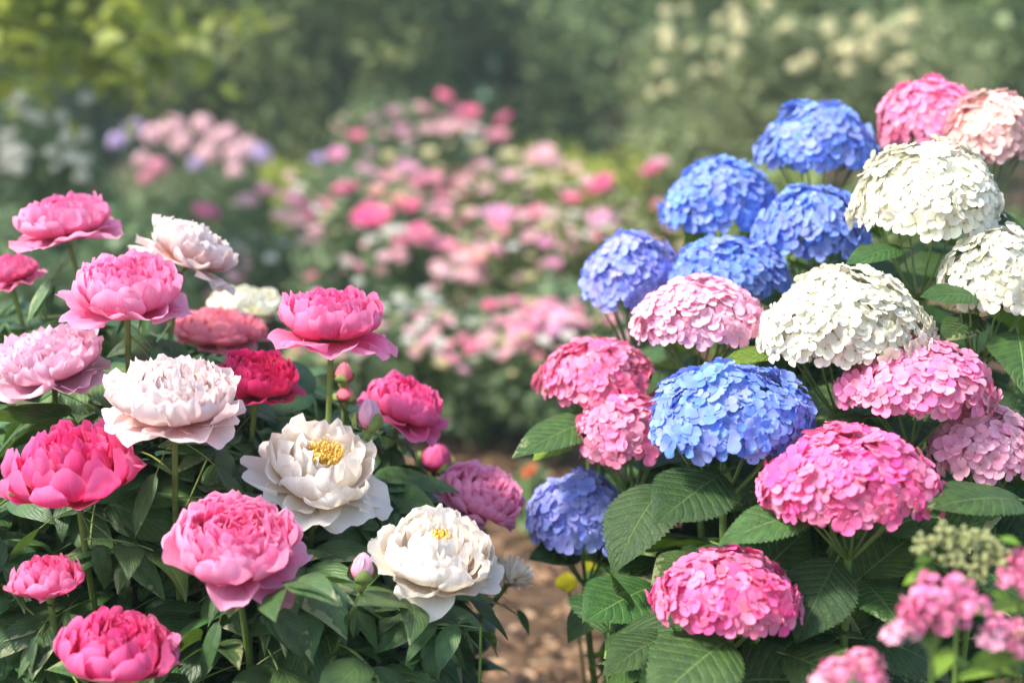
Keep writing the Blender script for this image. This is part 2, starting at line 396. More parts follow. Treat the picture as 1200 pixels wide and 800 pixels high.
def hyd_leaf_mesh(k, young=False):
    """unit length leaf blade (petiole in front of it) along +Y"""
    b = Buf()
    tube(b, bez((0, -.22, -.02), (0, -.1, .01), (0, .03, 0), 6), .016, .012, 6, 1)
    leaf_blade(b, 1.0, rng.uniform(.60, .74), rng.uniform(.25, .95), rng.uniform(.10, .3), .10, 11, 45, rng.uniform(.38, .46), twist=rng.uniform(-.35, .35))
    return b.mesh("hydrangea_leaf", [M_YL if young else M_HL, M_STEM_H])
HL = [hyd_leaf_mesh(i) for i in range(7)]; HLY = [hyd_leaf_mesh(i, True) for i in range(2)]
def peony_leaf_mesh(n):
    """compound leaf, about unit length: petiole and n lance-shaped leaflets"""
    b = Buf(); yend = .42
    tube(b, bez((0, -.15, -.03), (0, .15, .06), (0, yend, .02), 8), .008, .006, 6, 1)
    sp = []
    if n == 1: sp = [(.3, 0, .7)]
    elif n == 3: sp = [(.42, 0, .62), (.36, .75, .52), (.36, -.75, .52)]
    elif n == 5: sp = [(.42, 0, .6), (.40, .45, .54), (.40, -.45, .54), (.2, .95, .5), (.2, -1.0, .5)]
    else: sp = [(.42, 0, .6), (.42, .38, .55), (.42, -.38, .55), (.26, .8, .52), (.26, -.8, .52), (.08, 1.15, .46), (.08, -1.2, .46)]
    for y, a, L in sp:
        a += rng.normal(0, .08); L *= rng.uniform(.88, 1.12); dz = rng.normal(0, .02)
        o = (math.sin(a) * .03, y, .03 + dz)
        leaf_blade(b, L, L * rng.uniform(.34, .48), rng.uniform(.45, 1.15), rng.uniform(.15, .4), 0, 9, 15, .40, o, a, rng.uniform(-.4, .4), roll=rng.uniform(-.25, .25))
    return b.mesh("peony_leaf", [M_PL, M_STEM_P])
PL = [peony_leaf_mesh(n) for n in (5, 7, 5, 3, 5, 7, 3)]; PL1 = [peony_leaf_mesh(1) for _ in range(3)]

# occupancy: nothing leafy may cross a bloom in front of it
BLOOMS = []   # (px, py, rx, ry, depth)
def outline(pts, y): return float(np.interp(y, [p[0] for p in pts], [p[1] for p in pts]))
LEFT = [(285, -60), (300, 20), (330, 70), (370, 110), (400, 330), (440, 420), (480, 470), (520, 520), (560, 545), (600, 565), (650, 600), (700, 590), (760, 605), (800, 590), (1000, 560)]
RIGHT = [(130, 1110), (150, 960), (200, 880), (250, 830), (300, 790), (350, 745), (400, 720), (420, 690), (480, 650), (530, 650), (600, 640), (650, 645), (700, 672), (800, 690), (1000, 700)]
TIPS = np.array([[0, .0, 0], [0, .35, .0], [0, .7, -.1], [0, 1.0, -.25], [.33, .45, -.05], [-.33, .45, -.05], [.22, .8, -.15], [-.22, .8, -.15]])
def leaf_ok(M, side, margin=0.0):
    A = np.array(M); P = TIPS @ A[:3, :3].T + A[:3, 3]
    if (P[:, 2] < .02).any(): return False
    x, y, d = proj(P)
    if (d < 1.16).any(): return False
    for xi, yi in zip(x, y):
        if side == 'L' and xi > outline(LEFT, yi): return False
        if side == 'R' and xi < outline(RIGHT, yi): return False
        if yi < 255 and side == 'L': return False
    for (bx, by, rx, ry, bd) in BLOOMS:
        ins = ((x - bx) / (rx * 1.0)) ** 2 + ((y - by) / (ry * 1.0)) ** 2 < 1
        if (ins & (d < bd + rx / F * bd * 1.0)).any(): return False
    return True

LEAFN = [0]; TOPS = [0]
def grow_leaves(root, curve, side, kind, n, smin, smax, size, tries=14, down=.0):
    rl = root.location; k = 0
    az = rng.uniform(0, 6.28)
    for i in range(n):
        s = smax - (smax - smin) * (i + rng.uniform(.1, .9)) / n
        j = s * (len(curve) - 1); a = int(j); p = Vector(curve[a]) * (1 - (j - a)) + Vector(curve[min(a + 1, len(curve) - 1)]) * (j - a)
        az += 2.4 if kind == 'P' else (math.pi / 2 if i % 2 == 0 else math.pi)
        for q in range(tries):
            aa = az + rng.normal(0, .3 + .12 * q)
            el = rng.uniform(-.25, .65) - down
            dr = Vector((math.cos(aa) * math.cos(el), math.sin(aa) * math.cos(el), math.sin(el)))
            L = size * rng.uniform(.75, 1.2) * (1 if q < 6 else .8)
            up = Vector((rng.normal(0, .35), rng.normal(-.15, .35), 1))
            M = mat4(frame(dr, up), p + dr * .15 * L, L)
            if leaf_ok(M, side):
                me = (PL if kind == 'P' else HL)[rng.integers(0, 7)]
                M.translation = M.translation - rl
                put("leaf", me, root, M); LEAFN[0] += 1; k += 1; TOPS[0] = max(TOPS[0], s); break
    return k
def aim_leaf(root, base, tip, kind, width=1.0, up=(0, -.3, 1), idx=None, name="leaf"):
    d = tip - base; L = d.length
    M = mat4(frame(d, up), base + d * .18 - root.location, (L * .82 * width, L * .86, L * .82))
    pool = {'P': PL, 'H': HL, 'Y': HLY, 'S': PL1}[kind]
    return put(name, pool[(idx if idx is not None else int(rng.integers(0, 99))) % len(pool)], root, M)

def stem_mesh(curve, r, mat, branches=None, org=(0, 0, 0)):
    b = Buf(); org = np.array(list(org)); tube(b, np.array([list(c) for c in curve]) - org, r * 1.25, (r if np.isscalar(r) else 0), 9)
    for (p0, p1, p2, ra) in branches or []:
        tube(b, bez(p0, p1, p2, 8) - org, ra, ra * .6, 6)
    return b.mesh("stem", [mat])

# ------------------------------------------------------------ peonies
def calyx_mesh(R, seps=5):
    b = Buf()
    for i in range(seps):
        az = i * 6.283 / seps + rng.normal(0, .2)
        b.add(*petal((.002, -.004), (R * .30, -.004), (R * rng.uniform(.32, .42), R * .18), R * .26, R * .2, az, 6, 6, ruf=.0005, notch=0, ex=2.0))
    tube(b, [(0, 0, -.010), (0, 0, -.006), (0, 0, -.001), (0, 0, .003)], np.array([.003, .005, .007, .004]), 0, 8)
    return b
def ground_of(p, toward, k=.35):
    return Vector((p.x + (toward[0] - p.x) * k + rng.normal(0, .03), p.y + max(0.02, (toward[1] - p.y) * k) + abs(rng.normal(0, .03)), 0))
def peony(px, py, w_, h_, d, col, style, tilt, roll, label, bracts=3, nleaf=5, cat="peony", size=.17, nfac=1.0, group="peonies of the left-hand bed"):
    global rng
    rng = np.random.default_rng(int(px * 1000 + py))
    Rr = w_ / 2 / F * d
    tilt = tilt * .8; tt = R_(9.5 + math.degrees(math.atan((py - 400) / F)) + max(tilt, -20)); hw = h_ / F * d
    H = (hw - 2 * Rr * abs(math.sin(tt)) * .70) / max(.5, math.cos(tt)); H = min(max(H, Rr * .52), Rr * (1.05 if style == 'half' else .80))
    if style in ('bud',): H = hw
    ax = Vector((math.sin(R_(roll)), -math.sin(R_(tilt)) * math.cos(R_(roll)), math.cos(R_(tilt)) * math.cos(R_(roll)))).normalized()
    c = W(px, py, d); base = c - ax * H * .42
    g = ground_of(base, (-.42 if px < 620 else .5, 2.0))
    curve = bez(g, (base.x * .8 + g.x * .2 - ax.x * .12 + rng.normal(0, .04), base.y * .8 + g.y * .2 - ax.y * .08, base.z * .6), tuple(base - ax * .012), 14)
    # bend the last stretch along the axis of the flower
    root = thing("peony", g, label, cat, group)
    put("stem", stem_mesh(curve, .0034 if style != 'bud' else .0026, M_STEM_P, org=g), root)
    inner, guards = peony_head_bufs(Rr, H, style, nfac)
    rot = frame(Vector((rng.normal(), rng.normal(), 0)), ax)
    rot = ax.to_track_quat('Z', 'Y').to_matrix() @ Matrix.Rotation(rng.uniform(0, 6.28), 3, 'Z')
    hd = put("flower_head", inner.mesh("peony_flower_head", [PET[col]]), root, mat4(rot, base - g))
    for gb in guards: put("petal", gb.mesh("peony_petal", [PET[col]]), hd)
    if style in ('open', 'globe'): put("stamens", stamens(Rr * (1 if style == 'open' else .6), H).mesh("peony_stamens", [M_ANTHER]), hd)
    cb = calyx_mesh(Rr * (1.6 if style == 'bud' else 1)); 
    if style == 'bud':
        for i in range(3):
            cb.add(*petal((.001, -.002), (Rr * 1.75, H * .05), (Rr * .9, H * rng.uniform(.5, .66)), Rr * 1.5, Rr * 1.0, i * 2.1 + .4, 8, 8, ruf=.0004, notch=0, ex=2.0))
    put("calyx", cb.mesh("peony_calyx", [M_CALYX]), root, mat4(rot, base - g))
    BL = (px, py, w_ / 2, h_ / 2, d)
    for i in range(bracts + 1):
      for q_ in range(8):
        aa = rng.uniform(math.pi * .95, math.pi * 2.05); L = Rr * rng.uniform(1.0, 1.5) + .02
        b0 = base - ax * rng.uniform(.012, .03)
        dr = Vector((math.cos(aa) * .8, math.sin(aa) * .4, -rng.uniform(.4, .9))).normalized()
        bx_, by_, bd_ = proj([b0 + dr * L * f for f in (.4, .6, .8, 1.0)])
        if any(o[:2] != (px, py) and ((((bx_ - o[0]) / (o[2] * 1.15)) ** 2 + ((by_ - o[1]) / (o[3] * 1.15)) ** 2 < 1) & (bd_ < o[4] + .1)).any() for o in BLOOMS): continue
        aim_leaf(root, b0, b0 + dr * L, 'S', rng.uniform(.75, 1.0), up=(math.cos(aa), math.sin(aa), .8)); break
    grow_leaves(root, curve, 'L' if px < 620 else 'R', 'P', nleaf + 4, .40, .95, size)
    return root, curve

PE = [
 (75,257,130,68,1.75,'pink','double',12,-6,"pink double peony highest of the pink ones, near the left edge",3,4),
 (148,338,152,98,1.60,'pink','double',18,4,"light pink double peony with a deep pink centre, just below the white peony turned away",3,4),
 (226,290,126,88,1.75,'blush','ruffled',-14,26,"white peony tipped away to the right, seen from behind, at the top of the bed",2,3),
 (10,318,80,70,1.80,'rose','double',10,-8,"pink peony cut off by the left edge, above the pale pink one",2,4),
 (388,373,148,82,1.58,'rose','double',6,2,"bright pink peony on a tall stem, right of the salmon pink one",3,4),
 (56,420,148,92,1.60,'pale','ruffled',16,-6,"pale pink frilly peony at the left edge, lightest pink of the bed",3,5),
 (205,463,176,110,1.50,'blush','ruffled',16,5,"large blush white peony without yellow centre, left of the crimson peony",3,5),
 (303,441,114,76,1.66,'crimson','double',14,10,"crimson peony, darkest flower of the bed, beside the blush white one",2,4),
 (257,384,112,56,1.88,'salmon','pompon',8,4,"soft salmon pink peony half hidden behind the crimson peony",1,4),
 (475,472,114,86,1.74,'hot','double',10,22,"hot pink peony leaning right over the path above the single pink bud",2,3),
 (288,354,92,46,2.05,'cream','pompon',10,0,"cream yellow blurred peony behind the salmon pink one",1,3),
 (85,546,158,122,1.50,'hot','half',14,-3,"deep pink bowl-shaped peony with a dark hollow centre, at the left",3,5),
 (378,547,170,128,1.57,'white','open',30,12,"white peony with large golden stamens, in the middle of the bed",3,5),
 (276,634,178,126,1.41,'pink','double',26,8,"large pink double peony with crimson depths, lower middle of the bed",3,6),
 (514,646,160,116,1.50,'white','globe',24,10,"white globe peony with a small yellow centre, nearest the path",3,5),
 (55,677,88,80,1.46,'rose','half',2,-4,"small half-open pink peony low at the left edge, no spreading petals",3,6),
 (138,758,142,104,1.38,'hot','half',6,10,"deep pink peony at the bottom left, partly cut by the lower picture edge",2,4),
 (601,672,62,80,1.72,'ivory','spiky',24,24,"narrow-petalled ivory flower tucked behind the white globe peony at the path",0,2),
 (567,577,104,84,1.76,'pink','pompon',22,24,"blurred pink pompon peony behind the white globe peony, beside the path",1,3),
 (512,538,44,34,1.90,'hot','bud',20,10,"round bright pink peony bud opening below the leaning hot pink peony",0,3),
]
BUDS = [
 (432,488,34,38,1.60,'pale',"plump pale pink peony bud with green sepals below the crimson and hot pink peonies"),
 (425,667,32,36,1.44,'pale',"small pink and green bud left of the white globe peony"),
 (403,438,24,24,1.72,'salmon',"upper of the two small pink buds under the tall bright pink peony"),
 (404,463,26,18,1.72,'salmon',"lower of the two small pink buds under the tall bright pink peony"),
]
for q in PE: BLOOMS.append((q[0], q[1], q[2] * .5, q[3] * .5, q[4]))
for q in BUDS: BLOOMS.append((q[0], q[1], q[2] * .6, q[3] * .7, q[4]))
HY = [
 (960,155,142,88,1.96,'blue',"blue hydrangea head highest on the bush, left of the pink one at the top"),
 (1093,123,122,80,1.96,'pink',"pink hydrangea head at the very top of the bush"),
 (1163,142,112,86,1.88,'peach',"peach pink hydrangea head at the top right edge"),
 (843,223,142,92,1.94,'blue',"blue hydrangea head upper left of the bush, standing against the far roses"),
 (952,253,134,92,1.84,'blue',"blue hydrangea head partly behind the upper round white head"),
 (1089,214,178,122,1.64,'white',"white hydrangea head, uppermost of the three white ones"),
 (1166,311,126,108,1.58,'white',"white hydrangea head cut off by the right picture edge"),
 (740,311,122,94,1.86,'violet',"violet blue hydrangea head leftmost of the upper blue ones"),
 (853,308,142,78,1.82,'blue',"flattened blue hydrangea head just above the light pink one"),
 (818,361,156,92,1.68,'pale',"light pink hydrangea head left of the broad white one"),
 (988,364,202,128,1.58,'white',"broad white hydrangea head in the middle of the bush, largest of the white ones"),
 (702,432,138,86,1.76,'rose',"soft pink hydrangea head leftmost on the bush, above the jutting leaf"),
 (732,496,116,90,1.70,'pink',"small pink hydrangea head tucked against the left of the big blue head"),
 (853,477,206,128,1.53,'blue',"largest blue hydrangea head, in the middle of the bush in sharp focus"),
 (1072,437,182,104,1.55,'pink',"pink hydrangea head below the broad white one at the right"),
 (994,552,208,128,1.44,'hot',"deep pink hydrangea head, broadest of the pink ones, right of the big blue head"),
 (1152,513,130,94,1.56,'pale',"pale pink hydrangea head at the right edge behind the curved leaf"),
 (680,594,120,98,1.76,'violet',"violet blue hydrangea head lowest on the bush, beside the path"),
 (852,691,172,104,1.43,'hot',"pink hydrangea head lowest on the bush, above the bottom leaves"),
]
for q in HY: BLOOMS.append((q[0], q[1], q[2] * .5, q[3] * .5, q[4]))

def build_peonies():
    for (px, py, w_, h_, d, col, sty, ti, ro, lab, br, nl) in PE:
        peony(px, py, w_, h_, d, col, sty, ti, ro, lab, br, nl)
    for (px, py, w_, h_, d, col, lab) in BUDS:
        peony(px, py, w_, h_, d, col, 'bud', 5, 5, lab, 2, 2, cat="peony bud", group="peony buds")

# ------------------------------------------------------------ hydrangeas
def floret_buf(seed):
    b = Buf(); k = 4
    for i in range(k):
        az = i * math.pi / 2 + rng.normal(0, .12); s = rng.uniform(.9, 1.12); lift = rng.uniform(-.02, .20)
        P, f, uv = petal((.04, 0), (.3 * s, .02), (.56 * s, lift), .585 * s, rng.uniform(.5, 1.4), az, 7, 6, ruf=.03, lobes=1.0, notch=.05, narrow=.15, curl=rng.uniform(-.12, .06), ex=2.2)
        P[..., 2] += (i % 2) * .03
        b.add(P, f, uv, 0)
    tube(b, [(0, 0, -.02), (0, 0, .03), (0, 0, .08), (0, 0, .10)], np.array([.03, .04, .035, .01]), 0, 6, 1)
    return b
FL_ARR = [floret_buf(i) for i in range(8)]
FL_ME = {}
def floret_mesh(col, i):
    if (col, i) not in FL_ME: FL_ME[(col, i)] = FL_ARR[i].mesh("hydrangea_floret", [SEP[col], M_EYE])
    return FL_ME[(col, i)]
def hydrangea(px, py, w_, h_, d, col, label, nleaf=9):
    global rng
    rng = np.random.default_rng(int(px * 1000 + py))
    c = W(px, py, d); Rx = w_ / 2 / F * d * .93; sn = math.sin(math.atan((py - 120) / F) + .09); Hh = max((h_ / F * d - Rx * (sn + .20)) / 1.12, Rx * .40)
    ax = Vector((rng.normal(0, .07), -.05 + rng.normal(0, .03), 1)).normalized()
    base = c - Vector((0, 0, max(.2 * Hh, h_ / F * d / 2 - Rx * (sn + .10))))
    g = ground_of(base, (.46, 2.1), .3)
    root = thing("hydrangea", g, label, "hydrangea", "hydrangea heads of the right-hand bush")
    foot = base - ax * (Hh * .95 + .012)
    curve = bez(g, (base.x * .85 + g.x * .15, base.y * .8 + g.y * .2, base.z * .5), foot, 14)
    br = []
    for i in range(8):
        a = i * .785 + rng.uniform(-.2, .2); e = Vector((math.cos(a) * Rx * .75, math.sin(a) * Rx * .75, -Hh * .05))
        br.append((foot - ax * .01, foot + e * .35 + Vector((0, 0, .01)), base + e, .0018))
        br.append((base + e * .6 - Vector((0, 0, Hh * .2)), base + e * .9, base + e * 1.25 + Vector((0, 0, -.01)), .0011))
    put("stem", stem_mesh(curve, .0042, M_STEM_H, br, org=g), root)
    rot = ax.to_track_quat('Z', 'Y').to_matrix()
    fs = .0228 * (1 if d < 1.7 else 1.05)
    area = 2 * math.pi * Rx * (Rx + Hh) * .5 * 1.35
    n = int(min(260, area / (fs * fs * .62) * 1.35))
    items = []
    tocam = (CAMC - c).normalized()
    for layer, (nn, rs) in enumerate(((n, 1.0), (int(n * .35), .80))):
        for i in range(nn):
            cz = 1 - (i + .5) / nn * 1.08; th = math.acos(cz); ph = i * 2.39996 + rng.normal(0, .05)
            q = rs * rng.uniform(.95, 1.02) * (1 + .07 * math.sin(3 * ph + px) + .05 * math.sin(5 * th + 2 * ph))
            p = Vector((Rx * q * math.sin(th) * math.cos(ph), Rx * q * math.sin(th) * math.sin(ph), Hh * q * math.cos(th)))
            
            nr = Vector((p.x / Rx ** 2, p.y / Rx ** 2, max(p.z, -.2 * Hh) / Hh ** 2)).normalized()
            nr = (nr + Vector(rng.normal(0, .17, 3))).normalized()
            p = rot @ p; nr = rot @ nr
            s = fs * rng.uniform(.82, 1.18)
            M = mat4(nr.to_track_quat('Z', 'Y').to_matrix() @ Matrix.Rotation(rng.uniform(0, 6.28), 3, 'Z'), p, s)
            sc = nr.dot(tocam) + (p.dot(tocam) / Rx) * .8 - layer * 3
            items.append((sc, M, int(rng.integers(0, 8))))
    items.sort(key=lambda t: -t[0])
    k = min(96, int(len(items) * .5))
    hb = Buf()
    for sc, M, i in items[k:]: hb.addbuf(FL_ARR[i].arrays(), M)
    hd = put("flower_head", hb.mesh("hydrangea_flower_head", [SEP[col], M_EYE]), root, Matrix.Translation(base - g))
    for sc, M, i in items[:k]: put("floret", floret_mesh(col, i), hd, M)
    grow_leaves(root, curve, 'R', 'H', nleaf, .45, .93, .125)
    return root, curve, foot
HROOT = {}
def build_hydrangeas():
    for q in HY: HROOT[(q[0], q[1])] = hydrangea(*q)
    # leaves the photograph singles out: owner, base pixel, tip pixel, depth, width, kind
    for (ow, bx, by, bd, tx, ty, td, wd, kd) in [
        ((702,432), 712,486,1.74, 604,522,1.66, .85,'H'), ((702,432), 700,500,1.78, 630,522,1.70, .8,'Y'),
        ((732,496), 790,560,1.62, 716,630,1.50, .95,'H'), ((853,477), 862,545,1.53, 772,600,1.44, 1.1,'H'),
        ((994,552), 985,596,1.44, 846,612,1.40, .72,'H'), ((994,552), 990,640,1.47, 935,735,1.40, 1.15,'H'),
        ((994,552), 1010,640,1.48, 1112,575,1.56, .9,'H'), ((852,691), 872,740,1.42, 766,800,1.32, 1.15,'H'),
        ((852,691), 820,645,1.52, 768,672,1.46, .9,'H'), ((852,691), 800,740,1.5, 712,765,1.42, .9,'H'),
        ((680,594), 780,680,1.62, 690,715,1.52, 1.1,'H'), ((852,691), 900,760,1.46, 1030,800,1.36, 1.0,'H'),
        ((994,552), 1003,672,1.5, 1060,725,1.40, 1.3,'H'), ((1152,513), 1215,590,1.45, 1102,568,1.36, .8,'H'),
        ((1089,214), 1070,290,1.62, 995,295,1.58, .9,'H'), ((1166,311), 1160,350,1.55, 1085,335,1.52, .9,'H'),
        ((1072,437), 1160,370,1.60, 1105,385,1.56, 1.1,'H'), ((1166,311), 1190,380,1.58, 1205,440,1.48, 1.1,'H'),
        ((1089,214), 1120,260,1.66, 1200,245,1.6, .8,'H'), ((732,496), 735,470,1.74, 790,425,1.70, .8,'H'),
        ((988,364), 930,420,1.62, 850,402,1.60, .7,'Y'), ((1072,437), 1030,490,1.58, 945,488,1.54, .7,'H'),
        ((680,594), 690,650,1.8, 628,640,1.74, 1.0,'H'), ((680,594), 715,690,1.75, 665,745,1.70, 1.1,'H'),
        ((843,223), 845,255,1.96, 800,275,1.92, .8,'Y'), ((853,477), 840,560,1.6, 800,545,1.6, .9,'Y'),
    ]:
        root = HROOT[ow][0]
        aim_leaf(root, W(bx, by, bd), W(tx, ty, td), kd, wd, up=(rng.normal(0, .15), -.45, 1))

# leafy shoots that fill the two beds
def near_name(px, py):
    best = min(PE + HY, key=lambda q: (q[0] - px) ** 2 + (q[1] - py) ** 2)
    return best
USED = {}
def shoot(px, py, d, kind, nleaf, size):
    global rng
    rng = np.random.default_rng(abs(int(px * 37)) * 1000 + abs(int(py * 11)))
    side = 'L' if kind == 'P' else 'R'
    top = W(px, py, d)
    g = ground_of(top, (-.42, 2.0) if kind == 'P' else (.5, 2.1), .25)
    curve = bez(g, (top.x, top.y, top.z * .5), top, 12)
    nm = "peony_shoot" if kind == 'P' else "hydrangea_shoot"
    word = "peony" if kind == 'P' else "hydrangea"
    pool = PE if kind == 'P' else HY
    cand = sorted(pool, key=lambda q: (q[0] - px) ** 2 + (q[1] - py) ** 2)
    lab = None
    for q in cand[:8]:
        dx, dy = px - q[0], py - q[1]
        rel = ("below" if dy > 0 else "above") if abs(dy) > abs(dx) else ("left of" if dx < 0 else "right of")
        desc = (q[9] if kind == 'P' else q[6]).split(',')[0]
        l = f"flowerless leafy {word} shoot {rel} the {desc}"
        l = ' '.join(l.split()[:16])
        while l.split()[-1] in ('the', 'of', 'and', 'a', 'with', 'by', 'at', 'in', 'on', 'its'): l = ' '.join(l.split()[:-1])
        if l not in USED: lab = l; break
    if lab is None: return
    cx, cy, cd = proj(curve)
    for (bx, by, rx, ry, bd) in BLOOMS:
        if ((((cx - bx) / rx) ** 2 + ((cy - by) / ry) ** 2 < 1) & (cd < bd + .02)).any(): return
    root = thing(nm, g, lab, word + " shoot", f"leafy {word} shoots without flowers")
    TOPS[0] = 0
    k = grow_leaves(root, curve, side, kind, nleaf, .35, 1.0, size, 20)
    kk = max(3, int(math.floor(TOPS[0] * (len(curve) - 1))) + 1)
    cut = np.concatenate([curve[:kk], [curve[kk - 1] + (curve[min(kk, len(curve) - 1)] - curve[kk - 1]) * (TOPS[0] * (len(curve) - 1) - kk + 1)]])
    put("stem", stem_mesh(cut, .0032 * np.linspace(1.2, .35, len(cut)), M_STEM_P if kind == 'P' else M_STEM_H, org=g), root)
    if k < 2:
        for c in list(root.children): bpy.data.objects.remove(c)
        bpy.data.objects.remove(root); return
    USED[lab] = 1
def build_shoots():
    for row, (py, d) in enumerate([(335, 2.0), (375, 1.96), (405, 1.90), (435, 1.86), (470, 1.8), (500, 1.76), (530, 1.7), (560, 1.68), (590, 1.66), (650, 1.6), (700, 1.52), (750, 1.45), (800, 1.36), (860, 1.34)]):
        x = -40 + (row % 2) * 45
        while x < outline(LEFT, py) - 15:
            shoot(x + rng.normal(0, 12), py + rng.normal(0, 10), d + rng.normal(0, .04), 'P', 11, .18); x += 66
    for row, (py, d) in enumerate([(215, 2.15), (270, 2.08), (330, 2.0), (400, 1.92), (470, 1.85), (540, 1.78), (600, 1.68), (660, 1.62), (720, 1.56), (790, 1.46), (860, 1.42)]):
        x = outline(RIGHT, py) + 35 + (row % 2) * 45
        while x < 1260:
            shoot(x + rng.normal(0, 12), py + rng.normal(0, 10), d + rng.normal(0, .04), 'H', 10, .13); x += 78

# ------------------------------------------------------------ the ground
def build_ground():
    k = N("soil"); tc = k.n("ShaderNodeTexCoord").outputs["Object"]
    n1 = k.noise(tc, 1.3, 4.0); n2 = k.noise(tc, 28.0, 6.0, 0.7); n3 = k.noise(tc, 120.0, 3.0, 0.6)
    c = k.mix(k.mrange(n2, .35, .65, 0, 1), (.06, .036, .022, 1), (.20, .125, .075, 1))
    c = k.mix(k.mrange(n1, .42, .62, 0, .6), c, (.11, .075, .045, 1))
    h = k.math('ADD', n2, k.math('MULTIPLY', n3, .4))
    m = k.surf(c, .95, 0, bump=h, bstr=1.0, bdist=.02, spec=.2)
    # a fine patch near the camera, coarse far out, in one sheet
    xs = np.unique(np.concatenate([np.linspace(-60, 60, 25), np.linspace(-4, 4, 110)]))
    ys = np.unique(np.concatenate([np.linspace(-20, 90, 25), np.linspace(0, 9, 130)]))
    X, Y = np.meshgrid(xs, ys)
    near = np.exp(-((X / 5) ** 2 + ((Y - 4) / 6) ** 2))
    Z = near * (.012 * np.sin(X * 7 + 2 * np.sin(Y * 3)) * np.sin(Y * 6.3) + rng.normal(0, .005, X.shape)) - .012
    b = Buf(); b.add(np.stack([X, Y, Z], -1), gridf(len(ys), len(xs)), np.stack([X, Y], -1))
    tag(put("ground", b.mesh("ground", [m])), 'structure', "bare brown earth path between the flower beds")
    # litter: bark chips and dry leaves, past counting
    k = N("litter_chip"); g = k.n("ShaderNodeNewGeometry").outputs["Random Per Island"]
    r = k.n("ShaderNodeValToRGB"); cr = r.color_ramp; k.l(g, r.inputs[0])
    cr.elements[0].color = (.05, .03, .02, 1); cr.elements[1].color = (.42, .30, .19, 1)
    e = cr.elements.new(.45); e.color = (.13, .075, .042, 1); e = cr.elements.new(.8); e.color = (.28, .165, .09, 1)
    ml = k.surf(r.outputs[0], .8, .1, spec=.3)
    b = Buf()
    for i in range(13000):
        y = 1.6 + 6.0 * rng.uniform(0, 1) ** 1.4; x = rng.normal(.05, .45 + .12 * y) * (1 if y < 4.4 else 1.6)
        s = rng.uniform(.003, .014) * (1.2 if rng.random() < .2 else .8); L = s * rng.uniform(1, 2.4)
        u = np.linspace(-1, 1, 4); U, V = np.meshgrid(u, u)
        P = np.stack([U * s * (1 - .35 * V ** 2), V * L, rng.uniform(.1, .5) * s * (U ** 2) + rng.uniform(-.3, .3) * s * V], -1)
        a = rng.uniform(0, 6.28); ti = rng.normal(0, .35); c_, s_ = math.cos(a), math.sin(a)
        P = np.stack([P[..., 0] * c_ - P[..., 1] * s_, P[..., 0] * s_ + P[..., 1] * c_, P[..., 2] + P[..., 0] * ti], -1)
        b.add(P + np.array([x, y, rng.uniform(-.002, .014)]), gridf(4, 4))
    tag(put("leaf_litter", b.mesh("leaf_litter", [ml])), 'stuff', "tan and rust bark chips and dry leaves on the path")

# ------------------------------------------------------------ background planting
def scatter_leaves(b, pts, size, asp=.55, upb=.5, mi=0):
    """one creased leaf (two quads) at each point"""
    n = len(pts); sz = size * rng.uniform(.6, 1.3, n)
    d = rng.normal(0, 1, (n, 3)); d[:, 2] = d[:, 2] * .6 - .1; d /= np.linalg.norm(d, axis=1)[:, None]
    up = rng.normal(0, .6, (n, 3)); up[:, 2] += upb + .4
    s = np.cross(d, up); s /= np.linalg.norm(s, axis=1)[:, None] + 1e-9; nn = np.cross(s, d)
    L = sz[:, None]; Wd = L * asp / 2
    p = pts
    a0 = p; m = p + d * L * .5; e = p + d * L - nn * L * .12
    s1 = m + s * Wd + nn * Wd * .4 - d * L * .05; s2 = m - s * Wd + nn * Wd * .4 - d * L * .05
    V = np.stack([a0, s1, e, m, s2], 1).reshape(-1, 3)
    i = np.arange(n)[:, None] * 5
    f = np.concatenate([i + np.array([[0, 3, 2, 1]]), i + np.array([[0, 4, 2, 3]])])
    b.add(V, f, None, mi)
def clumped(n, c, r, hollow=.35, lobes=9, zmin=0.03, lr=.28):
    """points in a lumpy crown: lobes around the surface of an ellipsoid"""
    c = np.array(c, float); r = np.array(r, float)
    L = rng.normal(0, 1, (lobes, 3)); L[:, 2] = L[:, 2] * .8 + .15; L /= np.linalg.norm(L, axis=1)[:, None]; L *= rng.uniform(.35, .8 if lr > .2 else .98, (lobes, 1))
    k = rng.integers(0, lobes, n); q = rng.normal(0, 1, (n, 3)); q /= np.linalg.norm(q, axis=1)[:, None]
    rad = rng.uniform(hollow, 1, (n, 1)) ** .6 * rng.uniform(lr, lr * 1.8, (lobes,))[k][:, None]
    P = c + (L[k] + q * rad) * r
    return P[P[:, 2] > zmin]
def small_rose(petals, seed):
    b = Buf()
    for i in range(petals):
        t = (i + .5) / petals; rho = (1 - t) ** .6; z = .25 + .5 * math.sqrt(1 - min(1, rho) ** 2)
        b.add(*petal((.05, 0), (rho * 1.15 + .05, z * .2), (rho, z), .95 - .4 * t, max(.3, rho * .8), i * 2.4, 6, 6, ruf=.05, notch=.08))
    return b
ROSES = [small_rose(n, i) for i, n in enumerate((18, 24, 14))]
def cluster_buf():
    b = Buf()
    for i in range(34):
        z = 1 - (i + .5) / 34 * 1.5; th = math.acos(z); ph = i * 2.4
        nr = Vector((math.sin(th) * math.cos(ph), math.sin(th) * math.sin(ph), z * .8 + .1)).normalized()
        b.addbuf(FL_ARR[i % 8].arrays(), mat4(nr.to_track_quat('Z', 'Y').to_matrix(), nr * rng.uniform(.68, .85), .42))
    return b
CLUST = [cluster_buf() for _ in range(2)]
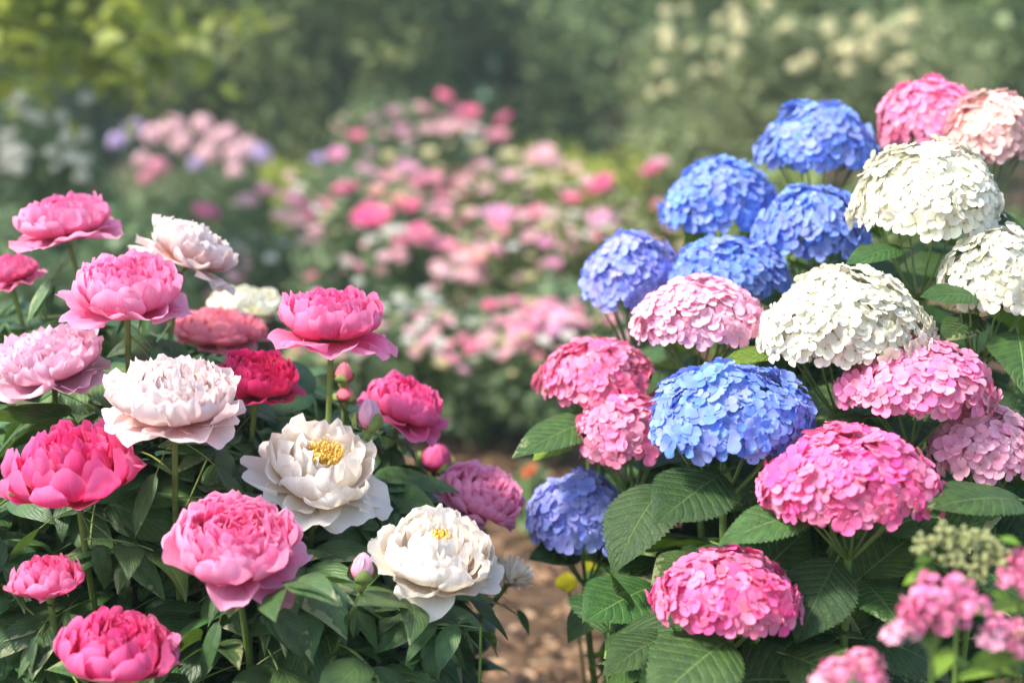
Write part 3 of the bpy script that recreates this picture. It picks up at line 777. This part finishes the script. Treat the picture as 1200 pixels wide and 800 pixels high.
def loose_cluster():
    b = Buf()
    for i in range(26):
        q = Vector(rng.normal(0, 1, 3)); q.z = abs(q.z) * .8 + .05; q.normalize()
        nr = (q + Vector(rng.normal(0, .35, 3))).normalized()
        b.addbuf(FL_ARR[i % 8].arrays(), mat4(nr.to_track_quat('Z', 'Y').to_matrix(), q * rng.uniform(.45, 1.05), rng.uniform(.42, .66)))
    return b
LOOSE = [loose_cluster() for _ in range(3)]
BM = {}
def blossom_mesh(kind, col):
    if (kind, col) not in BM:
        if kind == 'l': BM[(kind, col)] = LOOSE[len(BM) % 3].mesh("blossom", [SEP[col], M_EYE])
        elif kind == 'c': BM[(kind, col)] = CLUST[len(BM) % 2].mesh("blossom", [SEP.get(col, PET.get(col)), M_EYE])
        else: BM[(kind, col)] = ROSES[len(BM) % 3].mesh("blossom", [PET[col]])
    return BM[(kind, col)]
for nm, b_, m_, t_ in (('bgpink', (.74,.13,.28), (.86,.32,.46), (.92,.52,.62)), ('bgwhite', (.74,.72,.54), (.84,.83,.74), (.88,.88,.84)),
                       ('bgpale', (.80,.38,.46), (.90,.58,.62), (.93,.72,.74)), ('bglilac', (.46,.30,.66), (.62,.46,.78), (.74,.62,.84)), ('bgmauve', (.72,.22,.46), (.84,.40,.62), (.88,.56,.74)),
                       ('bgred', (.80,.07,.26), (.90,.18,.38), (.94,.36,.54)), ('bgpeach', (.82,.36,.30), (.92,.52,.46), (.94,.66,.60)), ('bgcream', (.62,.56,.24), (.74,.68,.38), (.80,.76,.52)), ('bgorange', (.7,.16,.04), (.78,.24,.08), (.8,.34,.14))):
    PET[nm] = petal_mat("blossom_" + nm[2:], b_, m_, t_, .3)

def bush(name, px, top, d, wpx, label, cat, group, leafmat, flowers, nleaf=2600, lsize=.05, deep=.5, bottom=0.0, extra=None):
    """flowers: list of (px, py, size px, colour, kind)"""
    z1 = W(px, top, d).z; x = W(px, top, d).x; y = d * math.cos(PITCH); rx = wpx / 2 / F * d
    g = Vector((x, y, 0)); root = thing(name, g, label, cat, group)
    b = Buf()
    c = (0, 0, z1 * .5); r = (rx, deep, z1 * .55)
    P = clumped(nleaf, c, r, lobes=16)
    P = P[np.abs(P[:, 0]) < rx * 1.25]
    scatter_leaves(b, P, lsize)
    put("foliage", b.mesh("foliage", [leafmat]), root)
    sb = Buf()
    for i in range(7):
        a = rng.uniform(0, 6.28); tube(sb, bez((rng.normal(0, .03), rng.normal(0, .03), -.03), (math.cos(a) * rx * .3, math.sin(a) * .2, z1 * .5), (math.cos(a) * rx * .7, math.sin(a) * deep * .6, z1 * .85), 8), .009, .004, 6)
    ends = []
    fl = list(flowers)
    if name == "rose_bush":
        for i in range(40):
            fl.append((px + rng.uniform(-.46, .46) * wpx, top + 14 + rng.uniform(0, 1) ** 1.5 * (60 if d < 5 else 115), rng.uniform(11, 20) * 5.5 / d,
                       ['bgpale', 'bgcream', 'bgwhite', 'bgpink', 'bgpale'][int(rng.integers(0, 5))], 'r'))
    for (fx, fy, fs, col, kd) in fl:
        # on the front of the crown, at the bush's own distance
        for it in range(1):
            dd = d - deep * rng.uniform(.95, 1.25) * max(.4, min(1, (fy - top) / 50))
            p = W(fx, fy, dd) - g
        s = fs * 1.0 / 2 / F * dd
        ends.append(p)
        tube(sb, bez((p.x * .5, p.y * .3, max(.05, p.z - .25)), (p.x * .8, p.y * .6, p.z - .12), (p.x, p.y, p.z), 6), .0035, .0025, 5)
        up = Vector((rng.normal(0, .3), -.35 + rng.normal(0, .2), 1)).normalized()
        put("blossom", blossom_mesh(kd, col), root, mat4(up.to_track_quat('Z', 'Y').to_matrix() @ Matrix.Rotation(rng.uniform(0, 6.28), 3, 'Z'), p - up * s * .3, s))
    put("stem", sb.mesh("stem", [M_BARK if leafmat is not M_ROSE_L else M_STEM_H]), root)
    return root

def tree(px, d, height, rx, mat, label, nleaf=14000, ls=.11, zlow=.3, trunk=.13, group="trees at the back of the garden", name="tree", dy=0):
    p = W(px, HORIZON, d); g = Vector((p.x, p.y + dy, 0)); root = thing(name, g, label, "tree", group)
    b = Buf(); tr = bez((0, 0, -.1), (rng.normal(0, .15), rng.normal(0, .15), height * .5), (rng.normal(0, .2), rng.normal(0, .2), height * .9), 12)
    tube(b, tr, trunk * 1.4, trunk * .3, 10)
    for i in range(9):
        j = 2 + i; q = tr[min(j, 11)]; a = rng.uniform(0, 6.28); e = q + np.array([math.cos(a) * rx * .7, math.sin(a) * rx * .7, rng.uniform(.1, 1.0)])
        tube(b, bez(q, (q + e) / 2 + np.array([0, 0, .3]), e, 7), trunk * .4, trunk * .12, 6)
    put("trunk", b.mesh("trunk", [M_BARK]), root)
    b = Buf(); P = clumped(nleaf, (0, 0, (height + zlow) / 2), (rx, rx, (height - zlow) / 2 * 1.2), .3, 70, zlow, .17)
    scatter_leaves(b, P, ls, .6)
    put("crown", b.mesh("crown", [mat]), root)
    return root

def build_background():
    RG = "flowering bushes of the far bed"
    B = lambda *a, **k: bush("rose_bush", *a, **k)
    # front row, standing where the path ends
    B(430, 345, 4.9, 210, "rose bush with small white blossoms and dark leaves, left of the path end", "rose bush", RG, M_ROSE_L,
      [(467,350,20,'bgwhite','r'),(508,352,22,'bgwhite','r'),(498,342,18,'bgwhite','r'),(520,362,14,'bgwhite','r'),(450,300,22,'bgpale','r'),(540,302,26,'bgpale','r'),(420,330,14,'bgwhite','r')], nleaf=4200)
    B(560, 352, 4.75, 190, "rose bush with a loose spray of small pink blossoms, right at the path end", "rose bush", RG, M_ROSE_L,
      [(575,357,26,'bgred','r'),(541,395,20,'bgpink','r'),(553,405,26,'bgpink','r'),(530,420,22,'bgpink','r'),(543,433,18,'bgmauve','r'),(568,390,18,'bgpale','r'),(584,416,14,'bgcream','r'),(522,410,14,'bgpink','r'),
       (592,352,12,'bgcream','r'),(600,437,12,'bgcream','r'),(633,470,10,'bgwhite','r')], nleaf=4200)
    B(660, 338, 4.5, 170, "bush with rounded rose pink clusters, left of the violet blue hydrangea head", "rose bush", RG, M_ROSE_L,
      [(611,388,44,'pink','c'),(640,362,46,'bgpink','c'),(662,372,40,'bgmauve','c'),(684,378,24,'bgpink','r'),(650,385,26,'bgmauve','c'),(628,375,24,'pale','c')], nleaf=4000)
    # second row
    B(300, 262, 6.0, 230, "bush of soft pink and cream blossoms behind the white peony turned away", "rose bush", RG, M_ROSE_L,
      [(242,247,36,'bgred','r'),(290,235,30,'bgpale','r'),(312,222,32,'bgpink','r'),(348,235,40,'bgpink','r'),(370,248,34,'bgred','r'),(330,252,30,'bgpale','r'),(275,238,20,'bgcream','r'),(352,256,34,'bgpale','r'),(384,250,24,'bgwhite','r'),
       (300,275,18,'bgcream','r'),(330,285,16,'bgwhite','r'),(385,270,18,'bgcream','r')], nleaf=4200)
    B(455, 215, 5.6, 200, "bush crowded with hot pink and coral blossoms in the middle of the bed", "rose bush", RG, M_ROSE_L,
      [(404,220,38,'bgred','r'),(435,253,50,'bgred','r'),(426,256,30,'hot','r'),(478,240,34,'bgred','r'),(490,275,46,'bgpink','r'),(470,282,30,'bgpink','r'),(517,243,32,'bgpink','r'),(468,232,26,'bgpeach','r'),(441,222,24,'bgpeach','r'),
       (520,287,40,'bgpink','r'),(540,293,30,'bgpeach','r'),(556,300,36,'bgpeach','r'),(580,292,28,'bgpink','r'),(545,322,44,'bgpale','r'),(522,320,40,'bgpale','r'),(560,325,30,'bgpeach','r'),(492,265,20,'pink','r'),(455,270,22,'bgwhite','r'),(470,302,20,'bgpale','r')], nleaf=4600)
    B(620, 235, 5.7, 190, "bush with mauve and rose pink blossoms, right of the coral ones", "rose bush", RG, M_MID_L,
      [(584,250,46,'bgmauve','r'),(583,262,28,'bgpink','r'),(612,255,32,'bgpink','r'),(628,248,26,'bgpink','r'),(620,277,28,'bgpale','r'),(640,283,26,'bgmauve','r'),(663,280,28,'bgmauve','r'),(648,308,26,'bgmauve','r'),(651,252,22,'bgpale','r'),
       (680,292,16,'bgpale','r'),(600,330,16,'bgcream','r'),(640,328,14,'bgwhite','r')], nleaf=4200)
    B(720, 225, 5.4, 190, "bush with round lilac pink heads beside the blue hydrangeas", "rose bush", RG, M_MID_L,
      [(706,256,48,'bgmauve','c'),(702,215,40,'bgred','r'),(716,222,26,'bgpink','r'),(670,231,26,'bgred','r'),(765,196,36,'bgred','r'),(772,190,26,'bgpale','r'),(690,212,24,'bgpale','r'),(745,262,14,'bgcream','r')], nleaf=4400)
    # third row
    B(420, 185, 7.2, 210, "bush with pale pink and lilac blossoms rising behind the coral ones", "rose bush", RG, M_ROSE_L,
      [(395,180,28,'bgmauve','r'),(372,185,20,'bglilac','r'),(430,200,32,'bgmauve','r'),(447,210,26,'bgpink','r'),(478,195,34,'bgmauve','r'),(490,212,34,'bgpink','r'),(506,208,34,'bgpink','r'),(463,205,20,'bgpale','r'),(433,178,18,'bgmauve','r'),(540,213,32,'bgpink','r'),
       (418,158,24,'bgred','r'),(502,178,24,'bgcream','r'),(518,228,22,'bgred','r'),(455,182,18,'bgcream','r')], nleaf=4200)
    B(600, 180, 7.0, 220, "bush with cream and shell pink blossoms in the middle distance", "rose bush", RG, M_MID_L,
      [(570,193,26,'bgpale','r'),(633,180,40,'bgpale','r'),(645,188,34,'bgpale','r'),(597,205,28,'bgpale','r'),(625,213,28,'bgcream','r'),(648,210,24,'bgcream','r'),(569,221,22,'bgpale','r'),(595,180,26,'bgcream','r'),(560,172,22,'bgcream','r'),(612,192,20,'bgcream','r'),(680,205,22,'bgcream','r')], nleaf=4200)
    # back row
    B(470, 122, 8.6, 190, "tallest rose bush at the back with a crimson blossom at its tip", "rose bush", RG, M_ROSE_L,
      [(521,112,22,'bgred','r'),(438,140,24,'bgmauve','r'),(462,130,28,'bgmauve','r'),(495,127,30,'bgpink','r'),(550,130,28,'bgred','r'),(535,130,22,'bgpink','r'),(537,145,30,'bgpale','r'),(590,138,26,'bgred','r'),(582,158,32,'bgpink','r'),(470,150,28,'bgmauve','r'),(500,150,24,'bgpale','r'),(520,150,28,'bgpale','r'),(556,150,24,'bgpale','r')], nleaf=4200)
    bush("flowering_shrub", 222, 140, 8.2, 200, "shrub of pale lilac and powdery pink blossoms, left at the back", "shrub", "shrubs around the far bed", M_ROSE_L,
      [(153,150,32,'bglilac','c'),(135,163,26,'bglilac','c'),(180,155,34,'bgpale','c'),(205,145,34,'bgpale','c'),(237,143,30,'bgpale','c'),(266,155,30,'bgpale','c'),(250,160,34,'bgpale','c'),(212,165,34,'bgpale','c'),(165,185,24,'bgpale','c'),(185,192,28,'bgpink','c'),(170,207,22,'bgpink','c'),
       (243,178,30,'bgpale','c'),(276,178,32,'bgpale','c'),(308,178,30,'bglilac','c'),(275,198,24,'bgpale','c'),(228,190,22,'bglilac','c'),(290,168,26,'bgpale','c')], nleaf=4200, lsize=.06)
    wf = [(int(rng.uniform(0, 105)), int(rng.uniform(105, 210)), int(rng.uniform(12, 24)), 'bgwhite', 'c') for _ in range(34)]
    bush("flowering_shrub", 40, 95, 6.2, 190, "white flowering shrub at the left edge under the overhanging tree", "shrub", "shrubs around the far bed", M_ROSE_L, wf, nleaf=5200, lsize=.06)
    bush("shrub", 715, 135, 9.5, 240, "yellow-green leafy shrub behind the lilac pink heads", "shrub", "shrubs around the far bed", M_LIGHT_L, [], nleaf=3600, lsize=.07, deep=.7)
    bush("shrub", 340, 170, 9.8, 160, "light green leafy shrub between the lilac shrub and the far roses", "shrub", "shrubs around the far bed", M_LIGHT_L, [], nleaf=2600, lsize=.07, deep=.7)
    bush("shrub", 90, 225, 4.6, 260, "dark green shrub at the left, behind the highest pink peony", "shrub", "shrubs around the far bed", M_ROSE_L, [], nleaf=4600, lsize=.055, deep=.6)
    bush("shrub", 960, 190, 6.5, 420, "dark shrub mostly hidden behind the hydrangea bush", "shrub", "shrubs around the far bed", M_TREE_L, [], nleaf=5200, lsize=.07, deep=.8)
    bush("flowering_shrub", 930, -8, 9.5, 420, "tall pale olive shrub with frothy cream blossom, at the top right", "shrub", "shrubs around the far bed", M_PALE_L,
      [(int(rng.uniform(760, 1090)), int(rng.uniform(0, 110)), int(rng.uniform(12, 24)), 'bgcream', 'c') for _ in range(46)], nleaf=11000, lsize=.085, deep=1.1)
    # tree leaning in at the top left: trunk outside the frame, its boughs reach into the picture
    g = Vector((-3.3, 5.6, 0)); root = thing("tree", g, "tree with yellow-green leaves overhanging from the top left corner", "tree", None)
    b = Buf(); tube(b, bez((0, 0, -.1), (.1, 0, 1.4), (.25, 0, 3.2), 12), .10, .05, 10)
    lb = Buf(); pts = []
    boughs = [(70, -60, 5.6, 240, 30), (40, -10, 5.2, 195, 85), (60, -80, 5.4, 125, 95), (20, -40, 5.7, 70, 50), (40, -60, 5.9, 165, 20), (-60, -30, 5.0, 40, 70), (-40, -60, 5.5, 30, 40)]
    for (x0, y0, dd, x1, y1) in boughs:
        s = np.array([.2, 0, 2.0]); m = np.array(W(x0, y0, dd) - g); e = np.array(W(x1, y1, dd) - g)
        c = bez(s, m + np.array([0, 0, .35]), e, 16); tube(b, c, .022, .004, 6)
        for q in c[5:]:
            pts.append(q + rng.normal(0, .09, (24, 3)) - np.array([0, 0, .02]))
    put("trunk", b.mesh("trunk", [M_BARK]), root)
    up = clumped(2600, (-1.2, -.6, 3.1), (.9, .9, .8), .3, 20, 2.2)
    scatter_leaves(lb, np.concatenate(pts + [up]), .10, .62); put("crown", lb.mesh("crown", [M_TREE_Y]), root)
    # row of trees, then the wood behind
    T = [(-130, 12, 5.5, 1.9, M_TREE_L, "dark green tree at the far left edge behind the white shrub"), (345, 12.0, 5.5, 1.7, M_MID_L, "mid green tree left of centre behind the light green shrub"),
         (240, 19, 7.5, 2.2, M_TREE_B, "dim bluish tree in the gap left of centre"), (450, 16, 7, 2.0, M_TREE_D, "dark tree behind the tallest rose bush"),
         (600, 17, 7.5, 2.3, M_TREE_D, "deep shaded tree behind the middle of the bed"), (730, 14, 6.5, 2.0, M_TREE_D, "dark tree beside the pale olive shrub"),
         (860, 18, 7.5, 2.4, M_TREE_D, "dark tree far behind the pale olive shrub"), (1060, 13, 6.5, 2.2, M_TREE_L, "green tree above the pink hydrangea at the top"),
         (1230, 11.5, 6.0, 1.9, M_TREE_D, "dark tree at the upper right edge"), (120, 15, 7, 2.0, M_TREE_B, "dark tree behind the overhanging yellow-green boughs")]
    for (px, d, h, rx, m, lab) in T: tree(px, d, h * .62, rx * .95, m, lab, nleaf=13000, ls=.13)
    b = Buf(); n = 60000
    P = np.stack([rng.uniform(-17, 17, n), 26 + rng.uniform(0, 3.0, n) + 1.5 * np.sin(rng.uniform(0, 6, n)), rng.uniform(0, 1, n) ** .9 * 6.5], 1)
    scatter_leaves(b, P, .42, .7)
    k = N("wood_leaf"); tcn = k.n("ShaderNodeTexCoord").outputs["Object"]
    col = k.mix(k.mrange(k.noise(tcn, .8, 3.0), .35, .65, 0, 1), (.06, .14, .10, 1), (.16, .27, .17, 1))
    tag(put("woodland", b.mesh("woodland", [k.surf(col, .6, .15, spec=.3)])), 'stuff', "dark wood closing the garden at the back")

# ------------------------------------------------------------ blurred plant close to the lens
def near_plant():
    def cl(px, py, wpx, d, col, root, g):
        s = wpx / 2 / F * d; up = Vector((rng.normal(0, .4), -.5, 1)).normalized()
        put("flower_cluster", blossom_mesh('l', col), root, mat4(up.to_track_quat('Z', 'Y').to_matrix(), W(px, py, d) - g, s))
    specs = [
     ("small pink blossom spray, blurred, in the lower right corner, the largest of the sprays", 1095, 712, 1.12,
      [(1095,700,62,'pink'),(1120,690,44,'pink'),(1075,722,44,'rose'),(1110,728,50,'pink'),(1060,738,40,'pale'),(1140,712,40,'pink'),(1045,745,30,'pale')]),
     ("small pink blossom spray low at the bottom edge, left of the largest spray", 1000, 790, 1.12,
      [(985,790,46,'pink'),(1012,778,44,'pink'),(965,800,36,'pale'),(1020,798,36,'pink')]),
     ("small pink blossom spray near the right edge, right of the largest spray", 1172, 740, 1.14,
      [(1172,735,40,'pink'),(1160,752,34,'pale'),(1190,760,30,'pink'),(1198,738,30,'pink')]),
     ("small coral blossom spray cut by the right edge above the other sprays", 1197, 672, 1.16,
      [(1200,660,40,'rose'),(1185,680,34,'pink'),(1204,690,34,'pink')]),
    ]
    for lab, px, py, d, cs in specs:
        p = W(px, py, d); g = Vector((p.x + .03, p.y + .02, 0)); root = thing("spirea", g, lab, "spirea", "blurred sprays close to the lens")
        br = [(p - Vector((0, 0, .05)), p - Vector((0, 0, .02)), W(c[0], c[1], d), .0012) for c in cs]
        curve = bez(g, (g.x, g.y, .35), p - Vector((0, 0, .05)), 10)
        put("stem", stem_mesh(curve, .002, M_STEM_H, br, org=g), root)
        for c in cs: cl(c[0], c[1], c[2], d + rng.normal(0, .01), c[3], root, g)
        for i in range(14):
            s = rng.uniform(.35, .95); b0 = Vector(curve[int(s * 9)]) ; b0.z = p.z - .035 - .012 * i
            a = rng.uniform(0, 6.28); aim_leaf(root, b0, b0 + Vector((math.cos(a), math.sin(a) * .6, rng.uniform(-.2, .5))) * .06, 'Y', .7)
    # green budding spray
    p = W(1125, 650, 1.17); g = Vector((p.x + .02, p.y + .03, 0)); root = thing("spirea", g, "spray of pale green buds and young leaves above the blurred pink sprays", "spirea", "blurred sprays close to the lens")
    cs = [(1085,640,34),(1110,630,36),(1135,632,34),(1160,640,34),(1120,655,34),(1150,662,34),(1175,655,30),(1140,680,26)]
    br = [(p - Vector((0, 0, .05)), p - Vector((0, 0, .02)), W(c[0], c[1], 1.17), .0012) for c in cs]
    put("stem", stem_mesh(bez(g, (g.x, g.y, .35), p - Vector((0, 0, .05)), 10), .002, M_STEM_H, br, org=g), root)
    k = plain("bud_green", (.42,.46,.20), .6, 90, .7, .2); bb = Buf()
    for i in range(30):
        q = rng.normal(0, .42, 3); tube(bb, [q + np.array([0, 0, z]) for z in (-.22, -.1, .1, .22)], np.array([.05, .2, .2, .03]), 0, 6)
    bm = bb.mesh("bud_cluster", [k])
    for c in cs: put("bud_cluster", bm, root, mat4(Matrix.Rotation(rng.uniform(0, 6.28), 3, 'Z'), W(c[0], c[1], 1.17) - g, c[2] / 2 / F * 1.17))
    for (bx, by, tx, ty) in [(1100,660,1072,668),(1095,655,1078,648),(1165,628,1195,632),(1105,665,1060,676),(1150,690,1190,700)]:
        aim_leaf(root, W(bx, by, 1.17), W(tx, ty, 1.15), 'Y', .7)

def small_things():
    # yellow leaf lying at the foot of the hydrangeas and an orange flower in the gap
    p = W(664, 684, 2.3); 
    for (px, py, d, lab) in ((664, 684, 1.95, "bright yellow round leaf hanging low beside the path"),):
        p = W(px, py, d); g = Vector((p.x + .04, p.y + .05, 0)); root = thing("seedling", g, lab, "seedling", None)
        put("stem", stem_mesh(bez(g, (g.x, g.y, p.z * .7), p, 8), .002, M_STEM_H, org=g), root)
        b = Buf(); leaf_blade(b, 1.0, 1.1, .5, .1, 0, 9, 12, .5)
        me = b.mesh("yellow_leaf", [plain("yellow_leaf_skin", (.62,.58,.03), .5, 30, .8, .3)])
        put("leaf", me, root, mat4(frame((0, -.2, 1), (0, -1, .2)), p - g - Vector((0, 0, .012)), .03))
        put("leaf", me, root, mat4(frame((.6, -.2, 1), (0, -1, .3)), p - g + Vector((.025, .01, .012)), .022))
    bush("low_plant", 622, 545, 3.6, 60, "low plant with one orange blossom at the foot of the hydrangeas", "plant", None, M_ROSE_L, [(620,551,24,'bgorange','r')], nleaf=900, lsize=.03, deep=.12)

def haze():
    b = Buf()
    x0, x1, y0, y1, z0, z1 = -63, 63, -23, 93, -1.2, 10.8
    v = [(x, y, z) for z in (z0, z1) for x, y in ((x0, y0), (x1, y0), (x1, y1), (x0, y1))]
    b.add(v, [(3, 2, 1, 0), (4, 5, 6, 7), (0, 1, 5, 4), (1, 2, 6, 5), (2, 3, 7, 6), (3, 0, 4, 7)])
    k = N("haze_air"); pv = k.n("ShaderNodeVolumePrincipled"); pv.inputs["Color"].default_value = (.70, .92, .84, 1); pv.inputs["Density"].default_value = .0055
    pv.inputs["Anisotropy"].default_value = .3
    k.l(pv.outputs[0], k.out.inputs["Volume"])
    tag(put("haze", b.mesh("haze", [k.m], False)), 'stuff', "thin bluish morning haze")

build_ground()
build_background()
build_peonies()
build_hydrangeas()
build_shoots()
near_plant()
small_things()
HAZE = True
if HAZE: haze()
print("LEAVES", LEAFN[0], "OBJECTS", len(bpy.data.objects))
